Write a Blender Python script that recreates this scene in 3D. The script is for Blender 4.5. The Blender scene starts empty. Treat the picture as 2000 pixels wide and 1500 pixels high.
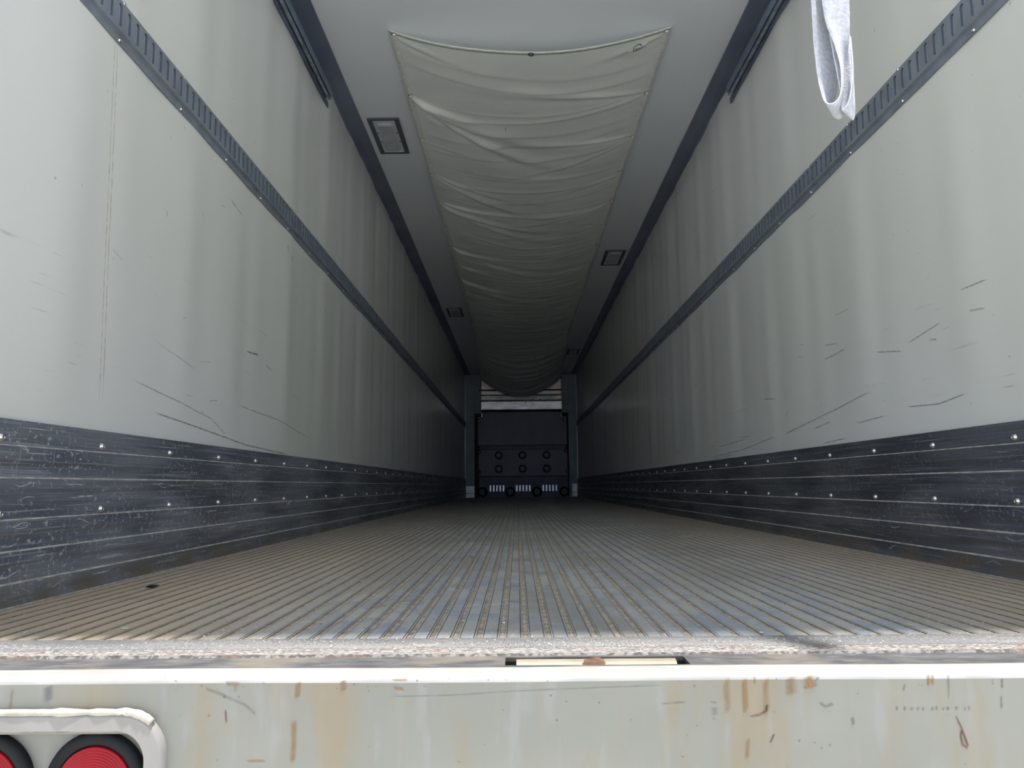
import bpy, bmesh, math, random
from mathutils import Vector, Matrix, noise as mnoise
R = random.Random(7)
sc = bpy.context.scene
COL = sc.collection

# ------------------------------------------------------------------ camera, light, exposure
CAMX, CAMZ = -0.0932, 0.2593
yaw, pitch, roll = -0.00564, 0.13065, -0.00867
fwd = Vector((math.sin(yaw)*math.cos(pitch), math.cos(yaw)*math.cos(pitch), math.sin(pitch)))
rt = fwd.cross(Vector((0, 0, 1))).normalized(); up = rt.cross(fwd)
r2 = math.cos(roll)*rt + math.sin(roll)*up
u2 = -math.sin(roll)*rt + math.cos(roll)*up
cam_data = bpy.data.cameras.new('camera'); cam = bpy.data.objects.new('camera', cam_data); COL.objects.link(cam)
m3 = Matrix((r2, u2, -fwd)).transposed()
cam.matrix_world = Matrix.Translation((CAMX, 0, CAMZ)) @ m3.to_4x4()
cam_data.sensor_fit = 'HORIZONTAL'; cam_data.sensor_width = 36; cam_data.lens = 36*1512/2000
cam_data.clip_start = 0.02; cam_data.clip_end = 200
sc.camera = cam

world = bpy.data.worlds.new('sky'); sc.world = world; world.use_nodes = True
wt = world.node_tree; wt.nodes.clear()
wo = wt.nodes.new('ShaderNodeOutputWorld'); bg = wt.nodes.new('ShaderNodeBackground')
wc = wt.nodes.new('ShaderNodeTexCoord'); ws = wt.nodes.new('ShaderNodeSeparateXYZ'); wr = wt.nodes.new('ShaderNodeValToRGB')
wt.links.new(wc.outputs['Generated'], ws.inputs[0]); wt.links.new(ws.outputs['Z'], wr.inputs[0])
els = wr.color_ramp.elements
els[0].position = 0.0; els[0].color = (1.12, 1.44, 2.10, 1)
els[1].position = 0.16; els[1].color = (1.02, 1.12, 1.34, 1)
e = els.new(0.42); e.color = (0.60, 0.62, 0.66, 1)
e = els.new(1.0); e.color = (0.44, 0.49, 0.58, 1)
wt.links.new(wr.outputs[0], bg.inputs[0]); wt.links.new(bg.outputs[0], wo.inputs[0])
bg.inputs[1].default_value = 2.0

sun_d = bpy.data.lights.new('sun', 'SUN'); sun = bpy.data.objects.new('sun', sun_d); COL.objects.link(sun)
sun_d.energy = 11.0; sun_d.angle = math.radians(3.0); sun_d.color = (1.0, 0.96, 0.9)
sdir = Vector((0.05, -0.10, 1.0)).normalized()
sun.rotation_euler = sdir.to_track_quat('Z', 'Y').to_euler(); sun.location = (0, -3, 8)

vs = sc.view_settings
vs.view_transform = 'Standard'; vs.look = 'None'; vs.gamma = 1.0; vs.use_curve_mapping = False
vs.exposure = -0.50
sc.cycles.max_bounces = 24; sc.cycles.diffuse_bounces = 20; sc.cycles.glossy_bounces = 10

# ------------------------------------------------------------------ dimensions
W = 1.245; H = 2.745; Y0 = 1.10; Y1 = 17.30

# ------------------------------------------------------------------ node helper
class NT:
    def __init__(s, name):
        s.m = bpy.data.materials.new(name); s.m.use_nodes = True
        s.t = s.m.node_tree; s.b = s.t.nodes['Principled BSDF']; s.out = s.t.nodes['Material Output']
        s._c = None
    def set(s, **k):
        for a, v in k.items():
            key = {'base': 'Base Color', 'rough': 'Roughness', 'metal': 'Metallic', 'spec': 'Specular IOR Level', 'coat': 'Coat Weight', 'coatr': 'Coat Roughness', 'sheen': 'Sheen Weight', 'normal': 'Normal', 'trans': 'Transmission Weight', 'sss': 'Subsurface Weight'}[a]
            s.put(s.b.inputs[key], v)
        return s
    def put(s, inp, v):
        if isinstance(v, bpy.types.NodeSocket): s.t.links.new(v, inp)
        elif isinstance(v, (tuple, list)) and len(v) == 3 and inp.type == 'RGBA': inp.default_value = (*v, 1)
        else: inp.default_value = v
    def co(s):
        if not s._c: s._c = s.t.nodes.new('ShaderNodeTexCoord').outputs['Object']
        return s._c
    def xyz(s):
        n = s.t.nodes.new('ShaderNodeSeparateXYZ'); s.t.links.new(s.co(), n.inputs[0]); return n.outputs
    def map(s, scale=(1, 1, 1), rot=(0, 0, 0), loc=(0, 0, 0)):
        n = s.t.nodes.new('ShaderNodeMapping'); s.t.links.new(s.co(), n.inputs[0])
        n.inputs['Scale'].default_value = scale; n.inputs['Rotation'].default_value = rot; n.inputs['Location'].default_value = loc
        return n.outputs[0]
    def noise(s, scale=(1, 1, 1), sc_=1, det=3, rough=.5, rot=(0, 0, 0), loc=(0, 0, 0), dist=0):
        n = s.t.nodes.new('ShaderNodeTexNoise'); s.t.links.new(s.map(scale, rot, loc), n.inputs['Vector'])
        n.inputs['Scale'].default_value = sc_; n.inputs['Detail'].default_value = det; n.inputs['Roughness'].default_value = rough
        n.inputs['Distortion'].default_value = dist
        return n.outputs['Fac']
    def th(s, x, lo, hi, a=0, b=1):
        n = s.t.nodes.new('ShaderNodeMapRange'); n.interpolation_type = 'SMOOTHSTEP'
        s.put(n.inputs['Value'], x)
        n.inputs['From Min'].default_value = lo; n.inputs['From Max'].default_value = hi
        n.inputs['To Min'].default_value = a; n.inputs['To Max'].default_value = b
        return n.outputs[0]
    def op(s, o, a, b=0.0):
        n = s.t.nodes.new('ShaderNodeMath'); n.operation = o; s.put(n.inputs[0], a); s.put(n.inputs[1], b); return n.outputs[0]
    def mul(s, a, b): return s.op('MULTIPLY', a, b)
    def mix(s, a, b, f):
        n = s.t.nodes.new('ShaderNodeMix'); n.data_type = 'RGBA'; n.clamp_factor = True
        s.put(n.inputs[0], f); s.put(n.inputs[6], a if isinstance(a, bpy.types.NodeSocket) else (*a, 1)); s.put(n.inputs[7], b if isinstance(b, bpy.types.NodeSocket) else (*b, 1))
        return n.outputs[2]
    def bump(s, h, strength=.2, dist=.002):
        n = s.t.nodes.new('ShaderNodeBump'); n.inputs['Strength'].default_value = strength; n.inputs['Distance'].default_value = dist
        s.put(n.inputs['Height'], h); s.put(s.b.inputs['Normal'], n.outputs[0]); return s

def simple(name, base, rough=.5, metal=0.0, var=.12, vs_=6, bump=0.0, spec=.5):
    n = NT(name)
    f = n.noise(sc_=vs_, det=5)
    dk = tuple(c*(1-var) for c in base); lt = tuple(min(1, c*(1+var)) for c in base)
    n.set(base=n.mix(dk, lt, n.th(f, .3, .7)), rough=rough, metal=metal, spec=spec)
    if bump: n.bump(n.noise(sc_=vs_*12, det=4), bump, .001)
    return n.m

def wall_mat(name, base, zlim=1.2, side=1):
    n = NT(name); x, y, z = n.xyz()
    c = n.mix(base, (base[0]*.94, base[1]*.95, base[2]*.88), n.th(n.noise(sc_=.6, det=0), .2, .8))
    # scuffs: long thin horizontal scratches in the cargo rubbing zone
    patch = n.mul(n.th(n.noise((1, .8, 2), 1.3, 3, loc=(0, side*7, 2)), .46, .62), n.th(z, zlim, .55))
    s1 = n.mul(n.th(n.noise((1, 1.6, 55), 1, 5, .6, rot=(side*.0+.03, 0, 0), loc=(0, side*5, 0)), .66, .71), patch)
    s2 = n.mul(n.th(n.noise((1, 5, 120), 1, 4, .6, rot=(-.10, 0, 0)), .66, .72), patch)
    c = n.mix(c, (.28, .29, .30), n.mul(s1, .7)); c = n.mix(c, (.30, .31, .31), n.mul(s2, .5))
    spk = n.th(n.noise(sc_=42, det=2), .76, .79)
    c = n.mix(c, (.25, .25, .25), n.mul(spk, .5))
    n.set(base=c, rough=.27, spec=.5)
    return n.m

M = {}
M['wall_l'] = wall_mat('white_liner_left', (.80, .81, .80), side=1)
M['wall_r'] = wall_mat('white_liner_right', (.80, .81, .80), side=-1)
n = NT('ceiling_liner'); f = n.noise((1, 1, 1), 1.1, 4)
n.set(base=n.mix((.82, .85, .91), (.85, .87, .91), n.th(f, .2, .8)), rough=.34)
n.bump(n.noise((3, 12, 1), 1, 3), .04, .002); M['ceiling'] = n.m
M['dark_shell'] = simple('trailer_outer_skin', (.45, .46, .46), .5)
M['cove'] = simple('blue_grey_corner_trim', (.15, .175, .25), .38, 0, .15, 2.5)
M['track'] = simple('grey_painted_steel_track', (.205, .235, .275), .42, 0, .14, 14, .1)
M['slot_edge'] = simple('slot_shadow_edge', (.10, .125, .16), .5, 0, .1, 20)
M['slot_back'] = simple('pale_slot_backing', (.33, .37, .42), .38, .2, .15, 30)  # slot backing, paler than the track around it
M['rail_dark'] = simple('dark_blue_grey_door_rail', (.15, .19, .27), .40, 0.2, .25, 9)
M['rail_lip'] = simple('lighter_rail_lip', (.26, .29, .35), .4, 0.3, .35, 22)  # lip and thin inner edge, lighter than the rest of the rail
M['zinc'] = simple('zinc_screw', (.75, .74, .70), .28, 1.0, .1, 30)

def kick_mat(name, amt, sky_gain=1.0):
    n = NT(name); x, y, z = n.xyz()
    base = n.mix((.075*sky_gain, .086*sky_gain, .108*sky_gain), (.15*sky_gain, .163*sky_gain, .19*sky_gain), n.th(n.noise((1, 1.5, 12), 1, 4), .35, .65))
    fl = n.th(n.noise((1, 55, 75), 1, 3, .7), .565, .66)                # short flecks
    ln = n.th(n.noise((1, 2.4, 210), 1, 5, .65), .54, .66)              # long horizontal rubs
    vt = n.th(n.noise((1, 110, 7), 1, 3, .6, loc=(0, 3, 0)), .62, .70)  # upright nicks
    pa = n.th(n.noise((1, 2.1, 9), 1, 4, .6), .40, .62, .12, 1)
    near = n.th(y, 5.5, 1.4, .15, 1.0)                                  # the end by the door is handled most
    k = n.mul(n.mul(pa, near), amt)
    c = n.mix(base, (.52, .54, .57), n.mul(fl, k)); c = n.mix(c, (.33, .35, .385), n.mul(ln, n.th(near, 0, 1, .25*amt, amt))); c = n.mix(c, (.42, .44, .48), n.mul(vt, n.mul(k, .8)))
    # dirt near the floor
    c = n.mix(c, (.16, .14, .115), n.mul(n.th(z, .09, .0), n.th(n.noise(sc_=5, det=5), .35, .6)))
    n.set(base=c, rough=n.th(n.noise((1, 4, 40), 1, 3), .3, .7, .30, .50), metal=.25)
    n.bump(n.noise((1, 30, 90), 1, 4), .12, .001)
    return n.m
M['kick_l'] = kick_mat('scratched_dark_scuff_plate_left', 1.5, 1.45)  # real scratches, plus a base lightened for the sky this side reflects
M['kick_r'] = kick_mat('scratched_dark_scuff_plate_right', .55, .85)  # base darkened for the side that reflects less sky
M['ledge'] = simple('dusty_ledge', (.46, .45, .41), .75, 0, .3, 30)

n = NT('floor_aluminium'); x, y, z = n.xyz()
blotch = n.th(n.noise((9, 4.5, 1), 1, 6, .65, dist=1.4, rot=(0, 0, .35)), .46, .54)
c = n.mix((.52, .51, .49), (.40, .435, .49), blotch)
c = n.mix(c, (.62, .63, .66), n.mul(n.th(n.noise((10, 75, 1), 1, 4, rot=(0, 0, .5)), .56, .66), n.th(n.noise(sc_=4), .45, .6)))
c = n.mix(c, (.36, .345, .31), n.th(n.noise((2.5, 1.0, 1), 1, 5), .42, .62, 0, .75))
# brown film towards the left and right walls, thickest by the door
lf = n.mul(n.th(x, -.30, -.95), n.th(y, 6, 1.3, .3, 1)); rf = n.mul(n.th(x, .55, 1.15), n.th(y, 8, 1.3, .5, 1))
c = n.mix(c, (.66, .53, .39), n.mul(n.op('MAXIMUM', lf, n.mul(rf, .8)), n.th(n.noise(sc_=6, det=6), .1, .5)))
sp = n.mul(n.th(n.noise(sc_=130, det=2), .62, .68), n.th(n.noise((2, 2, 1), 1.3, 3), .4, .6))
c = n.mix(c, (.80, .78, .73), n.mul(sp, n.th(y, 3.5, 1.4, .15, .8)))
n.set(base=c, rough=n.th(n.noise(sc_=7, det=4), .3, .7, .38, .6), metal=.15); n.bump(n.noise(sc_=160, det=3), .25, .001)
M['floor'] = n.m
n = NT('floor_groove_dirt')
c = n.mix((.33, .285, .22), (.54, .475, .38), n.th(n.noise(sc_=45, det=6), .35, .65))
c = n.mix(c, (.62, .55, .42), n.th(n.noise(sc_=190, det=2), .66, .70))
n.set(base=c, rough=.95); n.bump(n.noise(sc_=220, det=4), .8, .003); M['dirt'] = n.m
M['groove_dark'] = simple('floor_groove_shadow_gap', (.23, .205, .17), .8, 0, .3, 40)

n = NT('sill_worn_plate')
c = n.mix((.175, .18, .19), (.26, .25, .245), n.th(n.noise((2, 5, 1), 1.5, 5), .35, .65))
c = n.mix(c, (.42, .405, .395), n.mul(n.th(n.noise((330, 80, 1), 1, 3), .52, .64), n.th(n.noise((2.2, 14, 1), 1, 3), .38, .6, .25, 1)))
c = n.mix(c, (.11, .11, .12), n.mul(n.th(n.noise((260, 60, 1), 1, 3, loc=(2, 1, 0)), .56, .66), .7))
n.set(base=c, rough=.6); n.bump(n.noise(sc_=150, det=3), .5, .002); M['sill'] = n.m
n = NT('sill_ridges')
c = n.mix((.13, .125, .12), (.38, .36, .345), n.th(n.noise((110, 420, 1), 1, 4), .38, .60))
c = n.mix(c, (.22, .14, .11), n.mul(n.th(n.noise((12, 300, 1), 1, 4, loc=(3, 0, 0)), .54, .62), .7))
n.set(base=c, rough=.7); M['ridges'] = n.m
n = NT('sill_dark_step')
c = n.mix((.07, .07, .078), (.125, .125, .13), n.th(n.noise((14, 34, 1), 1.2, 6), .35, .65))
c = n.mix(c, (.25, .22, .17), n.mul(n.th(n.noise(sc_=5, det=4), .5, .65), .5))
c = n.mix(c, (.22, .225, .24), n.mul(n.th(n.noise((22, 110, 1), 1, 4, rot=(0, 0, .25)), .60, .68), .6))
n.set(base=c, rough=.55); M['step'] = n.m
M['striker'] = simple('cream_striker_bar', (.29, .245, .185), .5, 0, .12, 20)
M['rust'] = simple('rust_brown', (.145, .08, .048), .8, 0, .4, 60, .3)

n = NT('bumper_galvanised'); x, y, z = n.xyz()
c = n.mix((.21, .212, .190), (.245, .245, .22), n.th(n.noise((2.2, 1, 3), 1.2, 4), .35, .65))
st = n.mul(n.th(n.noise((38, 1, 1.6), 1, 4, .6), .50, .72), .5)
c = n.mix(c, (.235, .23, .185), st)
c = n.mix(c, (.29, .295, .29), n.mul(n.th(n.noise((34, 1, 7), 1, 5, loc=(5, 0, 0)), .52, .7), .35))
tr = n.mul(n.th(z, -.055, -.004), n.th(n.noise((7, 1, 2), 1, 5, .6), .48, .66))
c = n.mix(c, (.25, .19, .10), n.mul(tr, .55))
mk = n.mul(n.th(n.noise((70, 1, 40), 1, 3), .70, .74), n.th(n.noise((5, 1, 8), 1, 3), .52, .62))
c = n.mix(c, (.13, .12, .09), n.mul(mk, .6))
n.set(base=c, rough=.48, metal=.0); n.bump(n.noise(sc_=30, det=4), .08, .002); M['bumper'] = n.m
M['edge_lit'] = simple('sunlit_top_edge', (.40, .395, .385), .5, 0, .1, 14)  # sun highlight on the bumper's rounded top edge, put into the colour
M['frame_grey'] = simple('pale_grey_painted_frame', (.28, .268, .255), .5, 0, .08, 10)
n = NT('rusty_pale_lip'); n.set(base=n.mix((.40, .37, .31), (.22, .13, .08), n.th(n.noise(sc_=24, det=5), .5, .62)), rough=.6); M['rusty_lip'] = n.m
M['caulk'] = simple('white_caulk', (.42, .405, .345), .6, 0, .15, 40, .5)
M['rubber'] = simple('black_rubber', (.008, .010, .012), .6, 0, .2, 20, 0, .2)
n = NT('red_lens'); n.set(base=n.mix((.33, .003, .011), (.22, .002, .008), n.noise(sc_=30)), rough=.22, spec=.25); M['red'] = n.m

n = NT('grey_chute_fabric'); x, y, z = n.xyz()
c = n.mix((.80, .82, .79), (.86, .87, .83), n.th(n.noise((2, 3, 2), 1.4, 4), .35, .65))
c = n.mix(c, (.36, .37, .35), n.mul(n.th(n.noise((3, 9, 3), 1.2, 5, loc=(1, 2, 0)), .62, .74), .2))
c = n.mix(c, (.25, .26, .25), n.mul(n.th(n.noise((60, 12, 10), 1, 3, rot=(0, 0, .3)), .70, .75), n.mul(n.th(n.noise(sc_=4), .52, .62), .7)))
n.set(base=c, rough=.75, sheen=.1); n.bump(n.noise(sc_=500, det=2), .1, .0006); M['fabric'] = n.m
M['hem'] = simple('chute_hem_fabric', (.80, .81, .77), .8, 0, .1, 40, .2)
M['tag'] = simple('white_vinyl_tag', (.80, .83, .83), .35, 0, .06, 40)
M['teal'] = simple('teal_print', (.06, .12, .15), .5, 0, .2, 60)
M['tealb'] = simple('slate_blue_print', (.14, .20, .26), .5, 0, .2, 60)
M['lens_w'] = simple('frosted_lamp_lens', (.50, .52, .55), .35, 0, .10, 12)
M['lens_f'] = simple('lamp_lens_flange', (.68, .71, .75), .35, 0, .06, 12)
M['lamp_fr'] = simple('dark_grey_lamp_frame', (.085, .10, .125), .45, 0, .12, 25)
n = NT('fuzzy_grey_webbing')
c = n.mix((.36, .385, .45), (.48, .50, .56), n.th(n.noise(sc_=150, det=4), .35, .65))
n.set(base=c, rough=.9, sheen=.6); n.bump(n.noise(sc_=420, det=3), .7, .0015); M['web'] = n.m
M['web_edge'] = simple('frayed_sunlit_web_edge', (.66, .68, .72), .9, 0, .1, 200, .8)  # frayed edge whose sunlit whiteness is put into the colour

M['bh_post'] = simple('bulkhead_post', (.30, .36, .37), .5, 0, .1, 5)
M['bh_panel'] = simple('dark_plastic_bulkhead_panel', (.20, .21, .25), .45, 0, .08, 3)
M['bh_low'] = simple('dark_bulkhead_grille', (.14, .17, .21), .5, 0, .15, 6)
M['bh_cap'] = simple('round_cap_face', (.24, .25, .29), .4, 0, .08, 3)
M['bh_black'] = simple('black_gap', (.012, .014, .018), .6, 0, .1, 5)
n = NT('evaporator_sheet_metal')
n.set(base=n.mix((.95, .90, .80), (.60, .55, .46), n.th(n.noise((3, 3, 9), 1.5, 4), .4, .7)), rough=.24, metal=.85); M['evap'] = n.m
M['evap_dull'] = simple('dull_tan_backing', (.78, .68, .56), .4, .6, .1, 6)
M['pale_pad'] = simple('pale_corner_guard', (.62, .62, .56), .35, 0.3, .12, 9)
M['bright'] = simple('bare_metal_slot', (.95, .95, .92), .35, .6, .05, 9)
M['straw'] = simple('pale_straw', (.72, .62, .40), .8, 0, .15, 80)
M['twig'] = simple('brown_dry_stem', (.33, .20, .12), .8, 0, .2, 80)
M['leaf'] = simple('dark_dry_leaf', (.035, .03, .025), .8, 0, .3, 80)
M['chip'] = simple('white_paper_chip', (.82, .80, .74), .8, 0, .05, 80)
n = NT('gravel_yard')
c = n.mix((.58, .58, .54), (.68, .68, .64), n.th(n.noise(sc_=.5, det=6), .35, .65))
n.set(base=c, rough=.95); M['ground'] = n.m

def fade_mat(name, colr):
    n = NT(name); a = n.t.nodes.new('ShaderNodeAttribute'); a.attribute_name = 'fade'
    n.set(base=colr, rough=.6)
    k = n.mul(a.outputs['Fac'], n.th(n.noise(sc_=55, det=4), .25, .62, .35, 1))
    tr = n.t.nodes.new('ShaderNodeBsdfTransparent'); mx = n.t.nodes.new('ShaderNodeMixShader')
    n.t.links.new(k, mx.inputs[0]); n.t.links.new(tr.outputs[0], mx.inputs[1]); n.t.links.new(n.b.outputs[0], mx.inputs[2])
    n.t.links.new(mx.outputs[0], n.out.inputs[0]); return n.m
M['mark_dark'] = fade_mat('dark_scuff_mark', (.15, .15, .15))
M['mark_rust'] = fade_mat('rust_stain', (.27, .155, .06))
M['mark_red'] = fade_mat('red_brown_scratch', (.14, .05, .03))
M['mark_tan'] = fade_mat('tan_run', (.60, .53, .42))
M['mark_white'] = fade_mat('pale_scratch', (.70, .71, .72))

# ------------------------------------------------------------------ mesh helpers
def tag(o, label=None, cat=None, group=None, kind=None):
    if label: o['label'] = label
    if cat: o['category'] = cat
    if group: o['group'] = group
    if kind: o['kind'] = kind
    return o
def empty(name, loc, label, cat, group=None):
    o = bpy.data.objects.new(name, None); o.empty_display_size = .1; COL.objects.link(o); o.location = loc
    return tag(o, label, cat, group)
def obj(name, bm, mats, parent=None, smooth=False, world=True, kind=None, label=None):
    """mesh in world coordinates; stored relative to the parent's location"""
    if not isinstance(mats, (list, tuple)): mats = [mats]
    me = bpy.data.meshes.new(name)
    if parent is not None and world:
        L = Vector(parent.location); q_ = parent.parent
        while q_: L = L + Vector(q_.location); q_ = q_.parent
        bmesh.ops.translate(bm, verts=bm.verts, vec=-L)
    bm.normal_update(); bm.to_mesh(me); bm.free()
    for m in mats: me.materials.append(M[m])
    if smooth:
        for p in me.polygons: p.use_smooth = True
    o = bpy.data.objects.new(name, me); COL.objects.link(o)
    if parent is not None: o.parent = parent
    if kind: o['kind'] = kind
    if label: o['label'] = label
    return o
def box(bm, x0, x1, y0, y1, z0, z1, mi=0, bev=0):
    vs_ = [bm.verts.new(p) for p in ((x0,y0,z0),(x1,y0,z0),(x1,y1,z0),(x0,y1,z0),(x0,y0,z1),(x1,y0,z1),(x1,y1,z1),(x0,y1,z1))]
    fs = [bm.faces.new([vs_[i] for i in q]) for q in ((0,3,2,1),(4,5,6,7),(0,1,5,4),(1,2,6,5),(2,3,7,6),(3,0,4,7))]
    for f in fs: f.material_index = mi
    if bev:
        es = {e for f in fs for e in f.edges}
        r = bmesh.ops.bevel(bm, geom=list(es), offset=bev, segments=2, affect='EDGES', profile=.5)
        for f in r['faces']: f.material_index = mi
    return fs
def prof_y(bm, pts, ya, yb, mis=None, close=False, segs=1):
    """extrude an open/closed profile of (x,z) along Y"""
    rows = []
    for k in range(segs+1):
        y = ya+(yb-ya)*k/segs
        rows.append([bm.verts.new((x, y, z)) for x, z in pts])
    nn = len(pts)
    for k in range(segs):
        for i in range(nn if close else nn-1):
            j = (i+1) % nn
            f = bm.faces.new((rows[k][i], rows[k+1][i], rows[k+1][j], rows[k][j]))
            if mis: f.material_index = mis[i]
    if close:
        bm.faces.new(rows[0]); bm.faces.new(list(reversed(rows[-1])))
def prof_x(bm, pts, xa, xb, mis=None, close=False, segs=1, fn=None):
    rows = []
    for k in range(segs+1):
        x = xa+(xb-xa)*k/segs
        rows.append([bm.verts.new((x, y, z+(fn(x) if fn else 0))) for y, z in pts])
    nn = len(pts)
    for k in range(segs):
        for i in range(nn if close else nn-1):
            j = (i+1) % nn
            f = bm.faces.new((rows[k][i], rows[k][j], rows[k+1][j], rows[k+1][i]))
            if mis: f.material_index = mis[i]
    if close:
        bm.faces.new(list(reversed(rows[0]))); bm.faces.new(rows[-1])
def lathe(bm, prof, seg=16, mat=None, mi=0, mis=None):
    """prof: (r, h) around local Z, transformed by mat"""
    rings = []
    for r, h in prof:
        if r < 1e-6: rings.append([bm.verts.new((0, 0, h))])
        else: rings.append([bm.verts.new((r*math.cos(2*math.pi*i/seg), r*math.sin(2*math.pi*i/seg), h)) for i in range(seg)])
    for a in range(len(rings)-1):
        A, B = rings[a], rings[a+1]
        for i in range(seg):
            j = (i+1) % seg
            if len(A) == 1 and len(B) == 1: continue
            if len(A) == 1: q = (A[0], B[j], B[i]) if False else (A[0], B[i], B[j])
            elif len(B) == 1: q = (A[i], B[0], A[j])
            else: q = (A[i], B[i], B[j], A[j])
            f = bm.faces.new(q); f.material_index = mis[a] if mis else mi; f.smooth = True
    if mat is not None: bmesh.ops.transform(bm, matrix=mat, verts=[v for r in rings for v in r])
    return rings
def dircol(side):  # matrix mapping local +Z to -side*X (pointing into the room)
    return Matrix.Rotation(-side*math.pi/2, 4, 'Y')
def decal(bm, P, width, alpha, mi, nrm):
    """soft-edged strip lying on a surface: P list of 3D points"""
    lay = bm.verts.layers.float.get('fade') or bm.verts.layers.float.new('fade')
    rows = []
    for i, p in enumerate(P):
        p = Vector(p); q = Vector(P[min(i+1, len(P)-1)]) - Vector(P[max(i-1, 0)])
        s = q.normalized().cross(Vector(nrm)).normalized()
        wdt = width[i] if isinstance(width, (list, tuple)) else width
        al = alpha*(0 if i in (0, len(P)-1) else 1)
        row = []
        for k, a in ((-1, 0), (0, al), (1, 0)):
            v = bm.verts.new(p + s*k*wdt*.5); v[lay] = a; row.append(v)
        rows.append(row)
    for a, b in zip(rows, rows[1:]):
        for k in (0, 1):
            f = bm.faces.new((a[k], a[k+1], b[k+1], b[k])); f.material_index = mi
            f.normal_update()
            if f.normal.dot(Vector(nrm)) < 0: f.normal_flip()
def dens(pts, n=4):
    out = []
    for a, b in zip(pts, pts[1:]):
        for k in range(n): out.append(tuple(a[i]+(b[i]-a[i])*k/n for i in range(len(a))))
    out.append(tuple(pts[-1])); return out

# ------------------------------------------------------------------ setting: walls
def wave(y, z, s):
    a = 0.0
    for k, (wl, am, ph, zz) in enumerate(((.95, 1.5, .3, .25), (.61, 1.1, 1.9, -.3), (.37, .80, 4.1, .22), (.23, .40, 2.2, -.4))):
        a += am*math.sin(2*math.pi*y/wl + ph*(1+s) + zz*z*2 + 1.3*math.sin(y*.7+k+s))
    return a*.0019*min(1, max(.0, (y-Y0)/.8))*min(1, max(0, (z-.40)/.2))*(1-.75*math.exp(-((z-1.61)/.12)**2))
def wall(side, name, mat):
    bm = bmesh.new()
    ny, nz = 460, 20
    ys = [Y0+(Y1+.3-Y0)*i/ny for i in range(ny+1)]; zs = [-.02+(H+.04)*j/nz for j in range(nz+1)]
    g = [[bm.verts.new((side*(W-wave(y, z, side)), y, z)) for z in zs] for y in ys]
    for i in range(ny):
        for j in range(nz):
            q = (g[i][j], g[i][j+1], g[i+1][j+1], g[i+1][j])
            f = bm.faces.new(q if side > 0 else q[::-1]); f.smooth = True
    # outer skin and the rear end of the wall
    o = .075
    ob = [bm.verts.new((side*(W+o), y, z)) for y, z in ((Y0, -.02), (Y0, H+.1), (Y1+.3, H+.1), (Y1+.3, -.02))]
    f = bm.faces.new(ob if side < 0 else ob[::-1]); f.material_index = 1
    e1 = [bm.verts.new((side*W, Y0, -.02)), bm.verts.new((side*W, Y0, H+.02)), bm.verts.new((side*(W+o), Y0, H+.02)), bm.verts.new((side*(W+o), Y0, -.02))]
    f = bm.faces.new(e1 if side < 0 else e1[::-1]); f.material_index = 1
    nrm = (-side, 0, 0)
    def P(y, z, off=.0006): return (side*(W-wave(y, z, side)-off), y, z)
    def scr(pts, w, a, mi): decal(bm, [P(*q) for q in dens(pts, 6)], w, a, mi, nrm)
    if side < 0:
        for yy in (2.082, 2.099):
            scr([(yy, 1.545), (yy+.012, 1.2), (yy+.02, .9), (yy+.035, .5)], .007, .55, 4)
        scr([(2.30, .585), (2.6, .555), (2.9, .52), (3.05, .47)], .006, .5, 2)
        scr([(2.45, .50), (2.75, .48), (3.3, .44), (3.9, .425)], .007, .7, 2)
        scr([(2.42, .73), (2.75, .68)], .006, .35, 2)
        scr([(3.26, .84), (3.42, .85)], .010, .9, 2)
        scr([(3.77, 1.475), (3.79, 1.44)], .014, .8, 2); scr([(3.85, 1.44), (3.87, 1.42)], .014, .7, 2)
        scr([(3.0, 1.42), (3.15, 1.40)], .008, .6, 2)
        scr([(3.2, .60), (3.7, .585), (4.3, .53)], .007, .5, 2)
        scr([(5.13, 2.505), (5.15, 2.47)], .014, 1, 3)
    else:
        for q in (((2.45, .505), (2.65, .515), (2.3, .52)), ((2.9, .60), (3.25, .565), (3.9, .50)), ((2.65, .71), (2.85, .74)), ((3.1, .80), (3.35, .79)),
                  ((4.0, .50), (4.6, .46), (5.4, .44)), ((3.3, .52), (3.5, .50)), ((2.15, .83), (2.28, .83)), ((2.4, .76), (2.62, .73)), ((3.15, .44), (3.4, .43)),
                  ((4.5, .52), (5.2, .50)), ((3.8, .62), (3.85, .585)), ((2.8, .50), (3.05, .49)), ((4.8, .44), (5.4, .425))):
            q = sorted(q); scr(list(q), .0065, .62, 2)
    for k in range(26):
        y = R.uniform(2, 8); z = R.uniform(.46, 1.5 if k % 3 else 2.3); L = R.uniform(.03, .22)
        scr([(y, z), (y+L, z+R.uniform(-.02, .02))], R.uniform(.004, .008), R.uniform(.25, .6), 3 if k % 5 == 0 else 2)
    return tag(obj(name, bm, [mat, 'dark_shell', 'mark_dark', 'mark_white', 'mark_tan']), kind='structure')
wall(-1, 'wall_left', 'wall_l'); wall(1, 'wall_right', 'wall_r')
bm = bmesh.new()
ys = [Y0+(Y1+.3-Y0)*i/160 for i in range(161)]
g = [[bm.verts.new((-W-.02+(2*W+.04)*j/10, y, H+.0012*math.sin(y*5.1+j*.5)+.0008*math.sin(y*11+j))) for j in range(11)] for y in ys]
for i in range(160):
    for j in range(10):
        f = bm.faces.new((g[i][j], g[i+1][j], g[i+1][j+1], g[i][j+1])); f.smooth = True
box(bm, -W-.075, W+.075, Y0, Y1+.3, H+.02, H+.10, 1)
tag(obj('ceiling', bm, ['ceiling', 'dark_shell']), kind='structure')
bm = bmesh.new(); box(bm, -W-.07, W+.07, Y1+.28, Y1+.36, -.02, H+.1)
tag(obj('wall_back', bm, 'bh_black'), kind='structure')
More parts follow.
